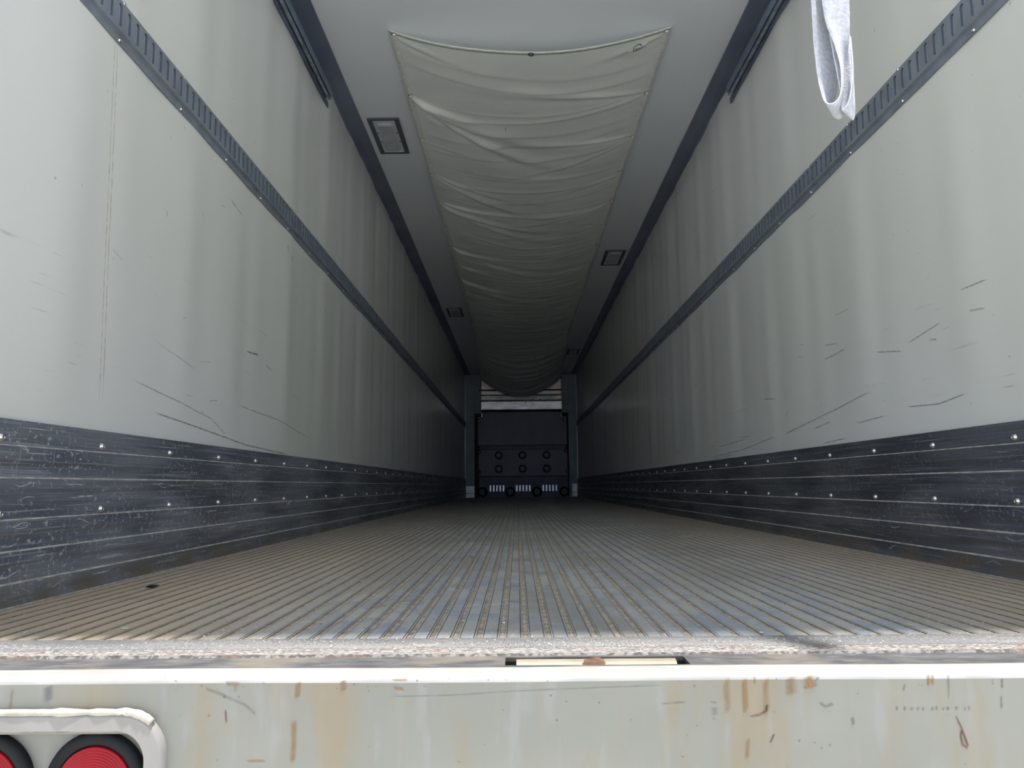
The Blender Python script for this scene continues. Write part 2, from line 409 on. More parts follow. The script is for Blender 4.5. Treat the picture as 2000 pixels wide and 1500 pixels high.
# ceiling corner trims
for s, nm in ((-1, 'trim_1'), (1, 'trim_2')):
    bm = bmesh.new()
    pts = [(s*(W+.005), H-.030), (s*(W-.006), H-.030), (s*(W-.012), H-.016), (s*(W-.05), H-.0105), (s*(W-.113), H-.008), (s*(W-.113), H+.01), (s*(W+.005), H+.01)]
    prof_y(bm, pts if s < 0 else pts[::-1], Y0+.02, Y1, close=True)
    tag(obj(nm, bm, 'cove'), kind='structure')
# ground
bm = bmesh.new(); vs4 = [bm.verts.new(p) for p in ((-60, -60, -1.25), (60, -60, -1.25), (60, 60, -1.25), (-60, 60, -1.25))]; bm.faces.new(vs4)
tag(obj('ground', bm, 'ground'), kind='structure')

# ------------------------------------------------------------------ floor with T-shaped ribs
bm = bmesh.new()
PER = .0407; pts = []; mis = []
def add(x, z, mi):
    pts.append((x, z)); mis.append(mi)
k0 = -31
x = -W
xs = []
while True:
    c0 = -.061 + k0*PER
    if c0 - PER/2 > W: break
    seq = [(-.0110, -.0005, 1), (-.0110, 0, 0), (.0110, 0, 0), (.0110, -.0032, 2), (.0128, -.0032, 0), (.0128, -.0008, 0), (.0152, -.0008, 2), (.0154, -.0028, 1), (.0205, -.0020, 1), (.0252, -.0028, 2), (.0254, -.0008, 0), (.0278, -.0008, 2), (.0278, -.0032, 0)]
    for dx, z, mi in seq[1:]:
        xx = c0+dx+.0006*0
        if -W <= xx <= W: add(xx, z, mi)
    k0 += 1
prof_y(bm, [(-W-.01, 0)]+pts+[(W+.01, 0)], 1.378, Y1+.28, mis=[0]+mis, segs=1)
box(bm, -W-.07, W+.07, 1.36, Y1+.3, -.16, -.012, 3)
tag(obj('floor', bm, ['floor', 'dirt', 'groove_dark', 'dark_shell']), kind='structure')

# ------------------------------------------------------------------ rear sill: plate, fine ridges, dark step with slot and striker bar
sill = empty('door_sill', (0, 1.2, 0), 'worn metal door sill with dark step and bright ridges, across the front edge of the grooved floor', 'sill')
sag = lambda x: -.0012*math.cos(x*2.0)
bm = bmesh.new()
p = [(1.379, .0012), (1.300, .0010)]; mm = [0, 0]
for i in range(4):
    y = 1.300-.0092*i
    p += [(y-.0012, -.0022), (y-.0034, -.0022), (y-.0040, .0008-.0006*i), (y-.0088, .0006-.0006*i)]; mm += [1, 1, 1, 1]
p += [(1.2600, -.012), (1.2600, -.03), (1.379, -.03)]; mm += [1, 0, 0]
prof_x(bm, p, -W, W, mis=mm, close=True, segs=30, fn=sag)
obj('threshold_plate', bm, ['sill', 'ridges'], sill)
# dark step with a cut slot (x -.114..+.158, y 1.166..1.212)
bm = bmesh.new()
SX0, SX1, SY0, SY1, ZS = -.114, .162, 1.198, 1.251, -.006
YA, YB = 1.162, 1.2615
def quad(bm, a, b, c, d, mi=0):
    f = bm.faces.new([bm.verts.new(q) for q in (a, b, c, d)]); f.material_index = mi; return f
for (xa, xb, ya, yb) in ((-W, SX0, YA, YB), (SX1, W, YA, YB), (SX0, SX1, YA, SY0), (SX0, SX1, SY1, YB)):
    box(bm, xa, xb, ya, yb, ZS-.006, ZS)
box(bm, SX0-.02, SX1+.02, SY0-.02, SY1+.02, -.07, -.06, 1)
box(bm, SX0-.012, SX0, SY0-.01, SY1+.01, -.06, ZS-.006, 1); box(bm, SX1, SX1+.012, SY0-.01, SY1+.01, -.06, ZS-.006, 1)
box(bm, SX0, SX1, SY1, SY1+.008, -.06, ZS-.006, 1); box(bm, SX0, SX1, SY0-.008, SY0, -.06, ZS-.006, 1)
obj('step_plate', bm, ['step', 'bh_black'], sill)
bm = bmesh.new()
r = .0245
pp = [(1.2255+r*math.cos(a), -.0280+r*math.sin(a)) for a in [i*math.pi/8 for i in range(16)]]
prof_x(bm, pp, SX0+.017, SX1-.017, close=True)
sb = obj('striker_bar', bm, 'striker', sill, smooth=False, label='cream painted bar lying in the slot')
bm = bmesh.new()
bmesh.ops.create_icosphere(bm, subdivisions=4, radius=1)
for v in bm.verts:
    c = v.co.copy(); nn = 1+.12*mnoise.noise(c*3.1)
    v.co = Vector((.022+.036*c.x*nn, 1.2235+.0225*c.y*nn, -.0285+.0268*c.z*nn))
bmesh.ops.translate(bm, verts=bm.verts, vec=(0, 0, 0))
obj('rust_patch', bm, 'rust', sb, smooth=True, label='brown rust lump on the bar')
for o in sb.children: pass

# ------------------------------------------------------------------ bumper
bump_t = empty('rear_bumper', (0, 1.12, -.1), 'pale grey-green steel bumper panel with rust streaks, filling the bottom of the photo', 'bumper')
YF = 1.100
bm = bmesh.new()
HX0, HX1, HZ0, HZ1 = -1.06, -.598, -.24, -.070      # light opening (recess)
rr = .020
prof = [(1.1612, -.012), (1.1605, -.001), (1.157, .002), (1.148, .0035)]
prof += [(YF+.009-.009*math.sin(a), -.005+.009*math.cos(a)) for a in [i*math.pi/2/8 for i in range(9)]]
segs = 60
def dent(x): return -.0010*math.cos(x*2.0) + .0006*math.sin(x*9)
rows = []
prof_x(bm, prof, -W, W, segs=segs, fn=dent)
for f in bm.faces: f.smooth = True; f.material_index = 1
# face panel with a hole for the light recess
zb = -.52; zt = -.005
def fq(xa, xb, z0, z1, n_=1):
    for i in range(n_):
        a = xa+(xb-xa)*i/n_; b = xa+(xb-xa)*(i+1)/n_
        t1 = z1+(dent(a) if z1 == zt else 0); t2 = z1+(dent(b) if z1 == zt else 0)
        f = bm.faces.new([bm.verts.new(q) for q in ((a, YF, z0), (b, YF, z0), (b, YF, t2), (a, YF, t1))])
fq(-W, HX0, zb, zt, 8); fq(HX1, W, zb, zt, 45)
fq(HX0, HX1, HZ1, zt, 12); fq(HX0, HX1, zb, HZ0, 1)
box(bm, -W, W, YF+.03, 1.158, zb, -.08, 2)
# marks
def bp(x, z): return (x, YF-.0008, z)
def px(u, v):   # measured point of the face panel: sight line met with the panel's plane
    d = (u-1000)/1512*r2 - (v-750)/1512*u2 + fwd
    t_ = YF/d.y
    return (CAMX+t_*d.x, CAMZ+t_*d.z)
def mk(pix, w, a, mi): decal(bm, [bp(*px(*q)) for q in dens(pix, 5)], w, a, mi, (0, -1, 0))
mk([(94, 1338), (94, 1372)], .016, .8, 3); mk([(24, 1345), (20, 1388)], .006, .5, 4)
mk([(440, 1385), (443, 1414)], .0035, 1, 5); mk([(583, 1330), (580, 1365)], .010, .8, 4); mk([(574, 1405), (574, 1450), (572, 1490)], .010, .7, 4)
mk([(670, 1328), (671, 1350)], .011, .9, 4); mk([(440, 1335), (470, 1336)], .008, .8, 4); mk([(460, 1335), (460, 1352)], .005, .8, 4)
mk([(435, 1361), (442, 1361)], .005, .8, 3); mk([(465, 1360), (469, 1361)], .004, .8, 3)
mk([(400, 1345), (430, 1355), (480, 1378), (500, 1395)], .006, .45, 3)
mk([(765, 1328), (795, 1328)], .004, .9, 4); mk([(768, 1344), (790, 1346)], .006, .7, 4)
mk([(1418, 1322), (1422, 1395)], .012, .55, 4); mk([(1453, 1322), (1457, 1395)], .010, .75, 4); mk([(1495, 1322), (1497, 1400)], .012, .7, 4); mk([(1460, 1440), (1459, 1485)], .008, .6, 4)
mk([(1544, 1320), (1546, 1360)], .018, .75, 4); mk([(1580, 1318), (1584, 1346)], .020, .95, 4); mk([(1594, 1322), (1597, 1328)], .008, .9, 3)
mk([(1464, 1400), (1485, 1395), (1496, 1388), (1498, 1375)], .005, .95, 5); mk([(1504, 1452), (1512, 1432)], .0035, 1, 5)
mk([(1473, 1321), (1474, 1336)], .003, 1, 3); mk([(1664, 1400), (1667, 1416)], .006, .95, 3)
mk([(1866, 1398), (1872, 1410), (1878, 1422), (1876, 1438), (1880, 1455), (1890, 1461)], .004, 1, 5); mk([(1878, 1424), (1884, 1440), (1891, 1459)], .0045, 1, 5)
mk([(1812, 1315), (1814, 1340)], .006, .95, 4); mk([(1820, 1315), (1822, 1338)], .005, .95, 4); mk([(1851, 1312), (1853, 1365)], .004, .6, 3); mk([(1767, 1336), (1764, 1350)], .003, .9, 3)
mk([(1956, 1325), (1957, 1345)], .004, .9, 5); mk([(1955, 1358), (1956, 1384)], .004, .8, 3)
for u in (1751, 1767, 1781, 1793, 1802, 1820, 1829, 1842, 1850, 1868, 1884, 1892): mk([(u, 1381+R.uniform(-3, 1)), (u+R.uniform(-1, 2), 1388)], R.uniform(.003, .006), .9, 3)
mk([(1600, 1372), (1612, 1380), (1628, 1374)], .006, .6, 3); mk([(1386, 1371), (1400, 1372)], .005, .5, 3); mk([(1395, 1380), (1397, 1398)], .012, .35, 3)
mk([(480, 1487), (520, 1486)], .004, .7, 4); mk([(1290, 1375), (1340, 1371)], .003, .7, 3)
mk([(760, 1361), (900, 1357), (1000, 1350), (1120, 1345), (1300, 1338)], .002, .6, 3)
for k in range(60):
    u = R.uniform(300, 1990); v_ = R.uniform(1322, 1345) if k % 2 else R.uniform(1330, 1495)
    L = R.uniform(2, 9)
    mk([(u, v_), (u+R.uniform(-4, 6), v_+R.uniform(-1, L))], R.uniform(.0015, .004), R.uniform(.4, .85), R.choice((3, 3, 4, 5)))
obj('bumper_panel', bm, ['bumper', 'edge_lit', 'dark_shell', 'mark_dark', 'mark_rust', 'mark_red'], bump_t)

# lamp frame: welded surround with rounded corners
def rrect(x0, x1, z0, z1, r_, n_=8):
    out = []
    for cx, cz, a0 in ((x1-r_, z1-r_, 0), (x0+r_, z1-r_, 90), (x0+r_, z0+r_, 180), (x1-r_, z0+r_, 270)):
        for k in range(n_+1):
            a = math.radians(a0+90*k/n_); out.append((cx+r_*math.cos(a), cz+r_*math.sin(a)))
    return out
bm = bmesh.new()
loops = [(rrect(-1.10, -.571, -.30, -.040, .055), YF), (rrect(-1.099, -.572, -.299, -.041, .054), YF-.010), (rrect(-1.095, -.577, -.295, -.0455, .05), YF-.0125),
         (rrect(-1.072, -.5955, -.272, -.0625, .040), YF-.0135), (rrect(-1.070, -.5976, -.270, -.0658, .036), YF-.0055), (rrect(-1.070, -.5978, -.270, -.0660, .036), YF+.0120)]
RW = [[bm.verts.new((a, y, b)) for a, b in l] for l, y in loops]
for k in range(len(RW)-1):
    N_ = len(RW[k])
    for i in range(N_):
        f = bm.faces.new((RW[k][i], RW[k][(i+1) % N_], RW[k+1][(i+1) % N_], RW[k+1][i])); f.smooth = k in (0, 1)
        if k == 3: f.material_index = 1
        if k in (3, 4): f.material_index = 2
bmesh.ops.recalc_face_normals(bm, faces=bm.faces)
for f in bm.faces:
    c = f.calc_center_median()
frm = obj('lamp_surround', bm, ['frame_grey', 'edge_lit', 'rusty_lip'], bump_t, label='raised rounded surround of the red lamps')
bm = bmesh.new()
f = bm.faces.new([bm.verts.new((a, YF+.0125, b)) for a, b in rrect(-1.075, -.595, -.275, -.061, .042)]); f.normal_update()
if f.normal.y > 0: f.normal_flip()
obj('back_plate', bm, 'bumper', frm, world=True)
bm = bmesh.new()
cv = [(-1.10+.52*t/40, -.0395) for t in range(0, 34)] + [(-.571-.055+.057*math.cos(a), -.0965+.057*math.sin(a)) for a in [math.radians(90-5*i) for i in range(0, 9)]]
cv = [(-1.04+(x_+1.10)*((-.626+1.04)/(.4290)), z_) if i < 34 else (x_, z_) for i, (x_, z_) in enumerate(cv)]
prev = None
for i, (x_, z_) in enumerate(cv):
    rad = .0048*(1+.9*mnoise.noise(Vector((x_*60, 0, 1))))
    if i > len(cv)-4: rad *= 1.3
    nx = cv[min(i+1, len(cv)-1)]; pv = cv[max(i-1, 0)]
    d = Vector((nx[0]-pv[0], 0, nx[1]-pv[1])).normalized(); s_ = Vector((-d.z, 0, d.x))
    ring = [bm.verts.new(Vector((x_, YF-.008, z_)) + s_*rad*math.cos(a) + Vector((0, -1, 0))*rad*1.3*math.sin(a)) for a in [k*math.pi/4 for k in range(8)]]
    if prev:
        for k in range(8): bm.faces.new((prev[k], prev[(k+1) % 8], ring[(k+1) % 8], ring[k]))
    else: bm.faces.new(ring)
    prev = ring
bm.faces.new(prev[::-1])
bmesh.ops.recalc_face_normals(bm, faces=bm.faces)
obj('caulk_bead', bm, 'caulk', frm, smooth=True, label='lumpy white caulk bead')

RX = Matrix.Rotation(math.pi/2, 4, 'X')     # local z -> -y
for cx, lab in ((-.668, 'red tail lamp in black rubber ring, right one of the pair in the frame'), (-.822, 'red tail lamp in black rubber ring, left one of the pair, mostly cut off')):
    t = empty('tail_lamp', (cx, YF+.0118, -.1365), lab, 'tail lamp', 'red tail lamps in the bumper frame')
    Tm = Matrix.Translation((cx, YF+.0118, -.1365)) @ RX
    bm = bmesh.new(); lathe(bm, [(.0680, 0), (.0685, .006), (.067, .011), (.062, .013), (.0525, .012), (.0505, .009), (.050, 0)], 48, Tm)
    obj('rubber_ring', bm, 'rubber', t)
    pr = [(.050, .002), (.050, .012)]
    for k in range(14):
        r0 = .049*(1-k/14); h = .0125+.004*(1-(r0/.05)**2)
        pr += [(r0, h), (r0-.0012, h+.0007), (r0-.0026, h)] if r0 > .004 else [(r0, h)]
    pr += [(0, .0168)]
    bm = bmesh.new(); lathe(bm, pr, 56, Tm); obj('lens', bm, 'red', t)

# ------------------------------------------------------------------ scuff plates (kick plates)
def screw_mesh(name, r_, h, mat='zinc'):
    bm = bmesh.new(); lathe(bm, [(r_*1.35, 0), (r_*1.4, h*.3), (r_*1.05, h*.42), (r_, h*.8), (r_*.6, h), (r_*.55, h*.8), (0, h*.75)], 12)
    me = bpy.data.meshes.new(name); bm.to_mesh(me); bm.free(); me.materials.append(M[mat]); return me
bolt_me = screw_mesh('bolt', .0068, .009); scr_me = screw_mesh('screw', .0052, .005)
def place(name, me, mtx, parent):
    o = bpy.data.objects.new(name, me); COL.objects.link(o); o.parent = parent
    o.matrix_local = Matrix.Translation(-Vector(parent.location)) @ mtx
    return o
for s, nm, mat in ((-1, 'left', 'kick_l'), (1, 'right', 'kick_r')):
    t = empty('scuff_plate', (s*W, Y0, 0), 'dark ribbed scuff plate %s, along the foot of the %s wall' % ('heavily scratched' if s < 0 else 'lightly scratched', nm), 'scuff plate', 'dark ribbed scuff plates along the walls')
    A, B, C = .004, .0135, .021
    P_ = [(.003, .4185, 0), (.012, .418, 0), (.012, .394, 0), (.017, .390, 0), (.017, .361, 1), (.022, .3575, 0), (.022, .326, 0), (.016, .316, 0), (.017, .289, 1), (.0225, .285, 0),
          (.0225, .262, 0), (.017, .254, 0), (.019, .230, 0), (.017, .227, 0), (.018, .195, 1), (.0235, .1915, 0), (.0235, .166, 0), (.017, .155, 0), (.018, .125, 1), (.0235, .1215, 0),
          (.0235, .097, 0), (.017, .087, 0), (.018, .054, 1), (.024, .0505, 0), (.024, .020, 0), (.034, .004, 1), (.034, .001, 0)]
    pts_ = [(s*(W-a), z) for a, z, m_ in P_]
    bm = bmesh.new(); prof_y(bm, pts_, Y0+.015, Y1-.16, mis=[m_ for a, z, m_ in P_], segs=1)
    # end caps toward the door
    cap = [bm.verts.new((q[0], Y0+.015, q[1])) for q in pts_] + [bm.verts.new((s*(W-.003), Y0+.015, .001))]
    bm.faces.new(cap)
    bmesh.ops.recalc_face_normals(bm, faces=bm.faces)
    # make sure the visible side points into the trailer
    fl = max(bm.faces, key=lambda f: f.calc_area()); fl.normal_update()
    if fl.normal.x*s > 0: bmesh.ops.reverse_faces(bm, faces=bm.faces)
    RK = random.Random(31+s)
    bands = [(.328, .355, .0222), (.262, .283, .0227), (.168, .189, .0237), (.099, .119, .0237), (.130, .150, .0180), (.060, .082, .0180), (.232, .250, .0188), (.022, .048, .0242), (.396, .414, .0122)]
    for k in range(230 if s < 0 else 120):
        z0, z1, a_ = RK.choice(bands); y_ = 1.7+(RK.random()**1.3)*5.0; L_ = RK.uniform(.3, 1.0)*(z1-z0)
        zc_ = RK.uniform(z0+L_/2, z1-L_/2); sl = RK.uniform(-.012, .012)
        if k % 5 == 0: P4 = [(y_+q_*.02, zc_+.3*(z1-z0)*math.sin(q_*1.1+k)) for q_ in range(5)]
        elif k % 3 == 0: P4 = [(y_+q_*RK.uniform(.02, .05), zc_+q_*.0006) for q_ in range(4)]
        else: P4 = [(y_+sl*q_/3, zc_+(q_/3-.5)*L_) for q_ in range(4)]
        decal(bm, [(s*(W-a_-.0008), a, min(z1, max(z0, b))) for a, b in P4], RK.uniform(.0024, .0055), RK.uniform(.4, 1)*(1 if s < 0 else .55), 2, (-s, 0, 0))
    obj('plate', bm, [mat, 'ledge', 'mark_white'], t)
    y = 1.695 if s < 0 else 1.655
    step = .4165 if s < 0 else .408
    while y < Y1-.25:
        place('bolt', bolt_me, Matrix.Translation((s*(W-.0165), y, .375)) @ dircol(s), t)
        place('bolt', bolt_me, Matrix.Translation((s*(W-.0170), y+.012, .207)) @ dircol(s), t)
        y += step

# ------------------------------------------------------------------ cargo tracks (slotted)
SP = .0508
for s, nm in ((-1, 'left'), (1, 'right')):
    t = empty('cargo_track', (s*W, Y0+.2, 1.61), 'grey slotted cargo track screwed along the middle of the %s wall' % nm, 'cargo track', 'slotted cargo tracks on the side walls')
    bm = bmesh.new()
    ya, yb = 1.30, Y1-.12
    top = [(.0005, 1.679), (.0045, 1.679), (.0045, 1.671), (.0130, 1.6665), (.0135, 1.662)]
    bot = [(.0135, 1.584), (.0150, 1.579), (.0175, 1.576), (.0165, 1.572), (.0060, 1.568), (.0045, 1.564), (.0045, 1.546), (.0005, 1.546)]
    wob = lambda y: 0.0
    for L_ in (top, bot):
        prof_y(bm, [(s*(W-a-.0015), z) for a, z in L_], ya, yb, segs=1)
    for side_y in (ya,): pass
    ncell = int((yb-ya)/SP)
    y00 = 2.078-SP/2 - SP*int((2.078-SP/2-ya)/SP)
    X = lambda a: s*(W-a-.0015)
    zt_, zb_ = 1.662, 1.584
    def V(y, z, a=.0135): return bm.verts.new((X(a), y, z))
    # filler ends
    bm.faces.new((V(ya, zb_), V(ya, zt_), V(y00, zt_), V(y00, zb_)))
    yend = y00
    for k in range(ncell):
        a0 = y00+k*SP; a1 = a0+SP
        if a1 > yb: break
        c = (a0+a1)/2; hw = .0092; z1_, z0_ = 1.657, 1.589; ch = .004
        hole = [(c-hw+ch, z0_), (c+hw-ch, z0_), (c+hw, z0_+ch), (c+hw, z1_-ch), (c+hw-ch, z1_), (c-hw+ch, z1_), (c-hw, z1_-ch), (c-hw, z0_+ch)]
        hv = [V(*q) for q in hole]; hb = [V(q[0], q[1], .0065) for q in hole]
        o4 = [V(a0, zb_), V(a1, zb_), V(a1, zt_), V(a0, zt_)]
        bm.faces.new((o4[0], o4[1], hv[1], hv[0])); bm.faces.new((o4[1], hv[2], hv[1])); bm.faces.new((o4[1], o4[2], hv[3], hv[2])); bm.faces.new((o4[2], hv[4], hv[3]))
        bm.faces.new((o4[2], o4[3], hv[5], hv[4])); bm.faces.new((o4[3], hv[6], hv[5])); bm.faces.new((o4[3], o4[0], hv[7], hv[6])); bm.faces.new((o4[0], hv[0], hv[7]))
        for i in range(8):
            j = (i+1) % 8
            f = bm.faces.new((hv[i], hv[j], hb[j], hb[i])); f.material_index = 1
        f = bm.faces.new(hb); f.material_index = 2
        yend = a1
    bm.faces.new((V(yend, zb_), V(yend, zt_), V(yb, zt_), V(yb, zb_)))
    bmesh.ops.remove_doubles(bm, verts=bm.verts, dist=.00001)
    for f in bm.faces:
        f.normal_update()
        if f.normal.x*s > .3: f.normal_flip()
    obj('rail', bm, ['track', 'slot_edge', 'slot_back'], t)
    y = 1.68
    while y < Y1-.2:
        place('screw', scr_me, Matrix.Translation((s*(W-.006), y, 1.5545)) @ dircol(s), t)
        place('screw', scr_me, Matrix.Translation((s*(W-.006), y+.014, 1.676)) @ dircol(s), t)
        y += .4165

# ------------------------------------------------------------------ upper door tracks
for s, nm in ((-1, 'left'), (1, 'right')):
    t = empty('door_track', (s*W, Y0+.1, 2.6), 'dark roller door track with lighter lip, high on the %s wall under the ceiling' % nm, 'door track', 'overhead door tracks')
    bm = bmesh.new()
    fl = [(.001, 2.574), (.003, 2.574), (.003, 2.612), (.001, 2.612)]
    q = [(s*(W-.0065-a), z) for a, z in fl]
    prof_y(bm, q, Y0+.02, 4.50, close=True)
    ch = [(.0075, 2.576), (.012, 2.582), (.018, 2.593), (.024, 2.599), (.0275, 2.598), (.029, 2.580), (.031, 2.577), (.044, 2.5755), (.0465, 2.578), (.0470, 2.592), (.0495, 2.592), (.0500, 2.594), (.0515, 2.6315), (.053, 2.6315), (.0545, 2.594), (.056, 2.640), (.0075, 2.640)]
    mi_ = [0, 0, 0, 0, 0, 1, 1, 1, 0, 0, 0, 0, 0, 0, 0, 0, 0]
    ch = [(.0085, 2.576), (.013, 2.582), (.018, 2.593), (.024, 2.599), (.0275, 2.598), (.0285, 2.580), (.031, 2.577), (.044, 2.5755), (.0460, 2.578), (.0465, 2.602), (.0520, 2.602), (.0525, 2.588), (.0545, 2.588), (.0550, 2.634), (.0085, 2.634)]
    mi_ = [0, 0, 0, 0, 0, 1, 1, 1, 0, 0, 0, 1, 0, 0, 0]
    q = [(s*(W-.0015-a), z) for a, z in ch]
    prof_y(bm, q, Y0+.02, 4.40, mis=mi_, close=True, segs=1)
    bmesh.ops.recalc_face_normals(bm, faces=bm.faces)
    obj('channel', bm, ['rail_dark', 'rail_lip'], t)
    y = 1.70
    while y < 4.45:
        place('screw', scr_me, Matrix.Translation((s*(W-.0095), y, 2.585)) @ dircol(s), t); y += .4155

# ------------------------------------------------------------------ fabric air chute under the ceiling
chute = empty('air_chute', (0, 3.93, H), 'long grey fabric air chute sagging under the middle of the ceiling', 'air chute')
YC0, YC1 = 3.925, 17.05
scrY = [3.945]+[4.615+.6245*i for i in range(20)]
scrY = [y for y in scrY if y < 16.6]
def ss(a, b, x):
    t_ = min(1, max(0, (x-a)/(b-a))); return t_*t_*(3-2*t_)
folds = []
R2 = random.Random(21)
for i, ys_ in enumerate(scrY):
    if i == 0: continue
    for sd in (-1, 1):
        strong = R2.random()
        nf = 2 if (sd < 0 and i in (1, 4, 7, 9)) else 1
        for q in range(nf):
            folds.append((sd, ys_+R2.uniform(-.03, .05), R2.uniform(.15, .55)+.30*q, R2.uniform(.35, 1.25) if strong > .3 else .5, R2.uniform(.035, .07), (.016 if nf == 2 else R2.uniform(.004, .011))))
for yy_, dd_, am_ in ((4.615, .95, .020), (4.64, .55, .012), (5.87, .80, .012), (6.49, .85, .017), (7.74, .9, .020), (7.78, .5, .014), (8.99, 1.0, .020), (9.05, .55, .014), (10.3, .8, .012)):
    folds.append((-1, yy_, dd_, 1.15, .075, am_))
folds.append((1, 4.60, -.22, 1.2, .05, .010)); folds.append((1, 5.22, -.10, .9, .04, .012)); folds.append((-1, 3.96, .35, .35, .05, .010)); folds.append((1, 3.96, .30, .4, .05, .010))
cross = [(y+R2.uniform(-.1, .1), R2.uniform(.02, .06), R2.uniform(.003, .008), R2.uniform(-.1, .1)) for y in [4.1+.21*i for i in range(60)]]
def chute_pt(u, y):
    k = ss(12.6, 15.6, y); k2 = ss(16.0, 17.0, y)
    hw = .775+.10*k
    xx = u*hw + (.003*math.sin((y-3.945)/.6245*2*math.pi))*(abs(u)**6)*(1 if u > 0 else -1)
    edge_drop = .003+.13*k2
    sg = .128 - .016*ss(4, 5.5, y) + .29*k
    shape = (1-abs(u)**2.1)
    z = H-.012-edge_drop-(sg-edge_drop*.3)*shape
    d = 0.0
    env = min(1, (1-abs(u))*7)
    for sd, ys_, dy, reach, w_, am in folds:
        if abs(y-ys_) > 1.3: continue
        v_ = (1-sd*u)/2           # 0 at that edge, 1 at the other
        yc = ys_+dy*math.sin(min(v_, 1)*math.pi*.62)
        ww = w_*(.35+1.3*v_)
        amp = am*math.exp(-(v_/(.5*reach))**2*1.2)*(.35+.65*min(1, v_*6))
        d += 1.5*amp*math.exp(-((y-yc)/ww)**2)*env - .8*amp*math.exp(-((y-yc-ww*1.8)/ww)**2)*env
    for yc, w_, am, sl in cross:
        if abs(y-yc) > .5: continue
        yy = (y-yc-sl*u-.10*(1-u*u))
        e_ = math.exp(-(yy/w_)**2) if yy < 0 else math.exp(-(yy/(w_*.35))**2)
        d += am*e_*(1-abs(u)**3)*(.4+.6*abs(math.sin(3*yc+u*1.7)))
    d += .006*mnoise.noise(Vector((u*1.6, y*3.1, .3)))*env + k*.012*math.sin(y*16+3*mnoise.noise(Vector((u*2, y, 0))))*(1-u*u)
    return (xx, y, min(z-d*1.0, H-.006))
bm = bmesh.new()
NU, NY = 72, 760
us = [math.sin((i/NU-.5)*math.pi) *.5+ (i/NU-.5) for i in range(NU+1)]
us = [u/abs(us[0]) for u in us]
yl = []
y = YC0
while y < YC1:
    yl.append(y); y += .0125 if y < 9 else .022
yl.append(YC1)
def yfront(u, y):   # slightly scalloped front edge
    return y + (0.02*(1-u*u))*ss(5.0, 3.9, y)
g = [[bm.verts.new(chute_pt(u, yfront(u, y))) for u in us] for y in yl]
for i in range(len(yl)-1):
    for j in range(NU):
        f = bm.faces.new((g[i][j], g[i+1][j], g[i+1][j+1], g[i][j+1])); f.smooth = True
o = obj('fabric', bm, 'fabric', chute)
md = o.modifiers.new('thick', 'SOLIDIFY'); md.thickness = .0015; md.offset = 1
# hems: front strip and both sides, lying just below the cloth
def hem_strip(fn, name):
    bm = bmesh.new(); rows = fn()
    vv = [[bm.verts.new(p_) for p_ in r_] for r_ in rows]
    for a, b in zip(vv, vv[1:]):
        for k in range(len(a)-1):
            f = bm.faces.new((a[k], a[k+1], b[k+1], b[k])); f.smooth = True
            f.normal_update()
            if f.normal.z > 0: f.normal_flip()
    ob = obj(name, bm, 'hem', chute)
    md = ob.modifiers.new('thick', 'SOLIDIFY'); md.thickness = .0008; md.offset = -1
def low(p_, d_=.0022): return (p_[0], p_[1], p_[2]-d_)
hem_strip(lambda: [[low(chute_pt(u, yfront(u, YC0+dy))) for dy in (.0005, .012, .03)] for u in [-.995+1.99*i/120 for i in range(121)]], 'front_hem')
for sd in (-1, 1):
    hem_strip(lambda: [[low(chute_pt(sd*a, y), .0022+.0005*math.sin(y*150)) for a in (.995, .968, .945)] for y in [YC0+.03+(12.6-YC0)*i/700 for i in range(701)]], 'side_hem')
grom = bmesh.new(); lathe(grom, [(.0145, 0), (.0145, .002), (.012, .003), (.0085, .002), (.0085, 0)], 14)
gme = bpy.data.meshes.new('grommet'); grom.to_mesh(gme); grom.free(); gme.materials.append(M['lamp_fr'])
FL = Matrix.Rotation(math.pi, 4, 'X')
M['screw_bright'] = simple('bright_screw_head', (.92, .92, .90), .3, .3, .03, 30)
sc2 = screw_mesh('chute_screw', .0085, .009, 'screw_bright')
for y in scrY:
    for sd in (-1, 1):
        if y > 12.6: continue
        px_, py_, pz_ = chute_pt(sd*.962, y)
        place('grommet', gme, Matrix.Translation((px_, py_, pz_-.0066)) @ FL, chute)
        place('screw', sc2, Matrix.Translation((px_+.002, py_, pz_-.0076)) @ FL, chute)
px_, py_, pz_ = chute_pt(.0, YC0+.034)
place('grommet', gme, Matrix.Translation((.004, py_, pz_-.0066)) @ FL @ Matrix.Scale(1.2, 4), chute)
# label: white vinyl tag with a teal ring mark and small print
bm = bmesh.new()
rows = []
def tagp(a, b, off=.013):    # a along x 0..1, b along y 0..1
    u = .70+.135*a; y = YC0+.055+.085*b + .02*(1-a)*(1-b)
    p_ = chute_pt(u, y); return (p_[0], p_[1], p_[2]-off)
vv = [[bm.verts.new(tagp(i/12, .0+(1-.35*(1-i/12))*j/6)) for j in range(7)] for i in range(13)]
for i in range(12):
    for j in range(6):
        f = bm.faces.new((vv[i][j], vv[i][j+1], vv[i+1][j+1], vv[i+1][j])); f.smooth = True
bmesh.ops.recalc_face_normals(bm, faces=bm.faces)
lab = obj('maker_tag', bm, 'tag', chute, label='small white vinyl tag with a teal ring mark')
bm = bmesh.new()
ring = []
for k in range(29):
    a = math.radians(35+k*10.5); cx, cy = .52, .50
    ring.append([bm.verts.new(tagp(cx+r_*math.cos(a)*.42, cy+r_*math.sin(a)*.95, .0142)) for r_ in (.46, .56)])
for a, b in zip(ring, ring[1:]): bm.faces.new((a[0], a[1], b[1], b[0]))
def blk(a0, a1, b0, b1, mi=1):
    f = bm.faces.new([bm.verts.new(tagp(a, b, .0144)) for a, b in ((a0, b0), (a1, b0), (a1, b1), (a0, b1))]); f.material_index = mi
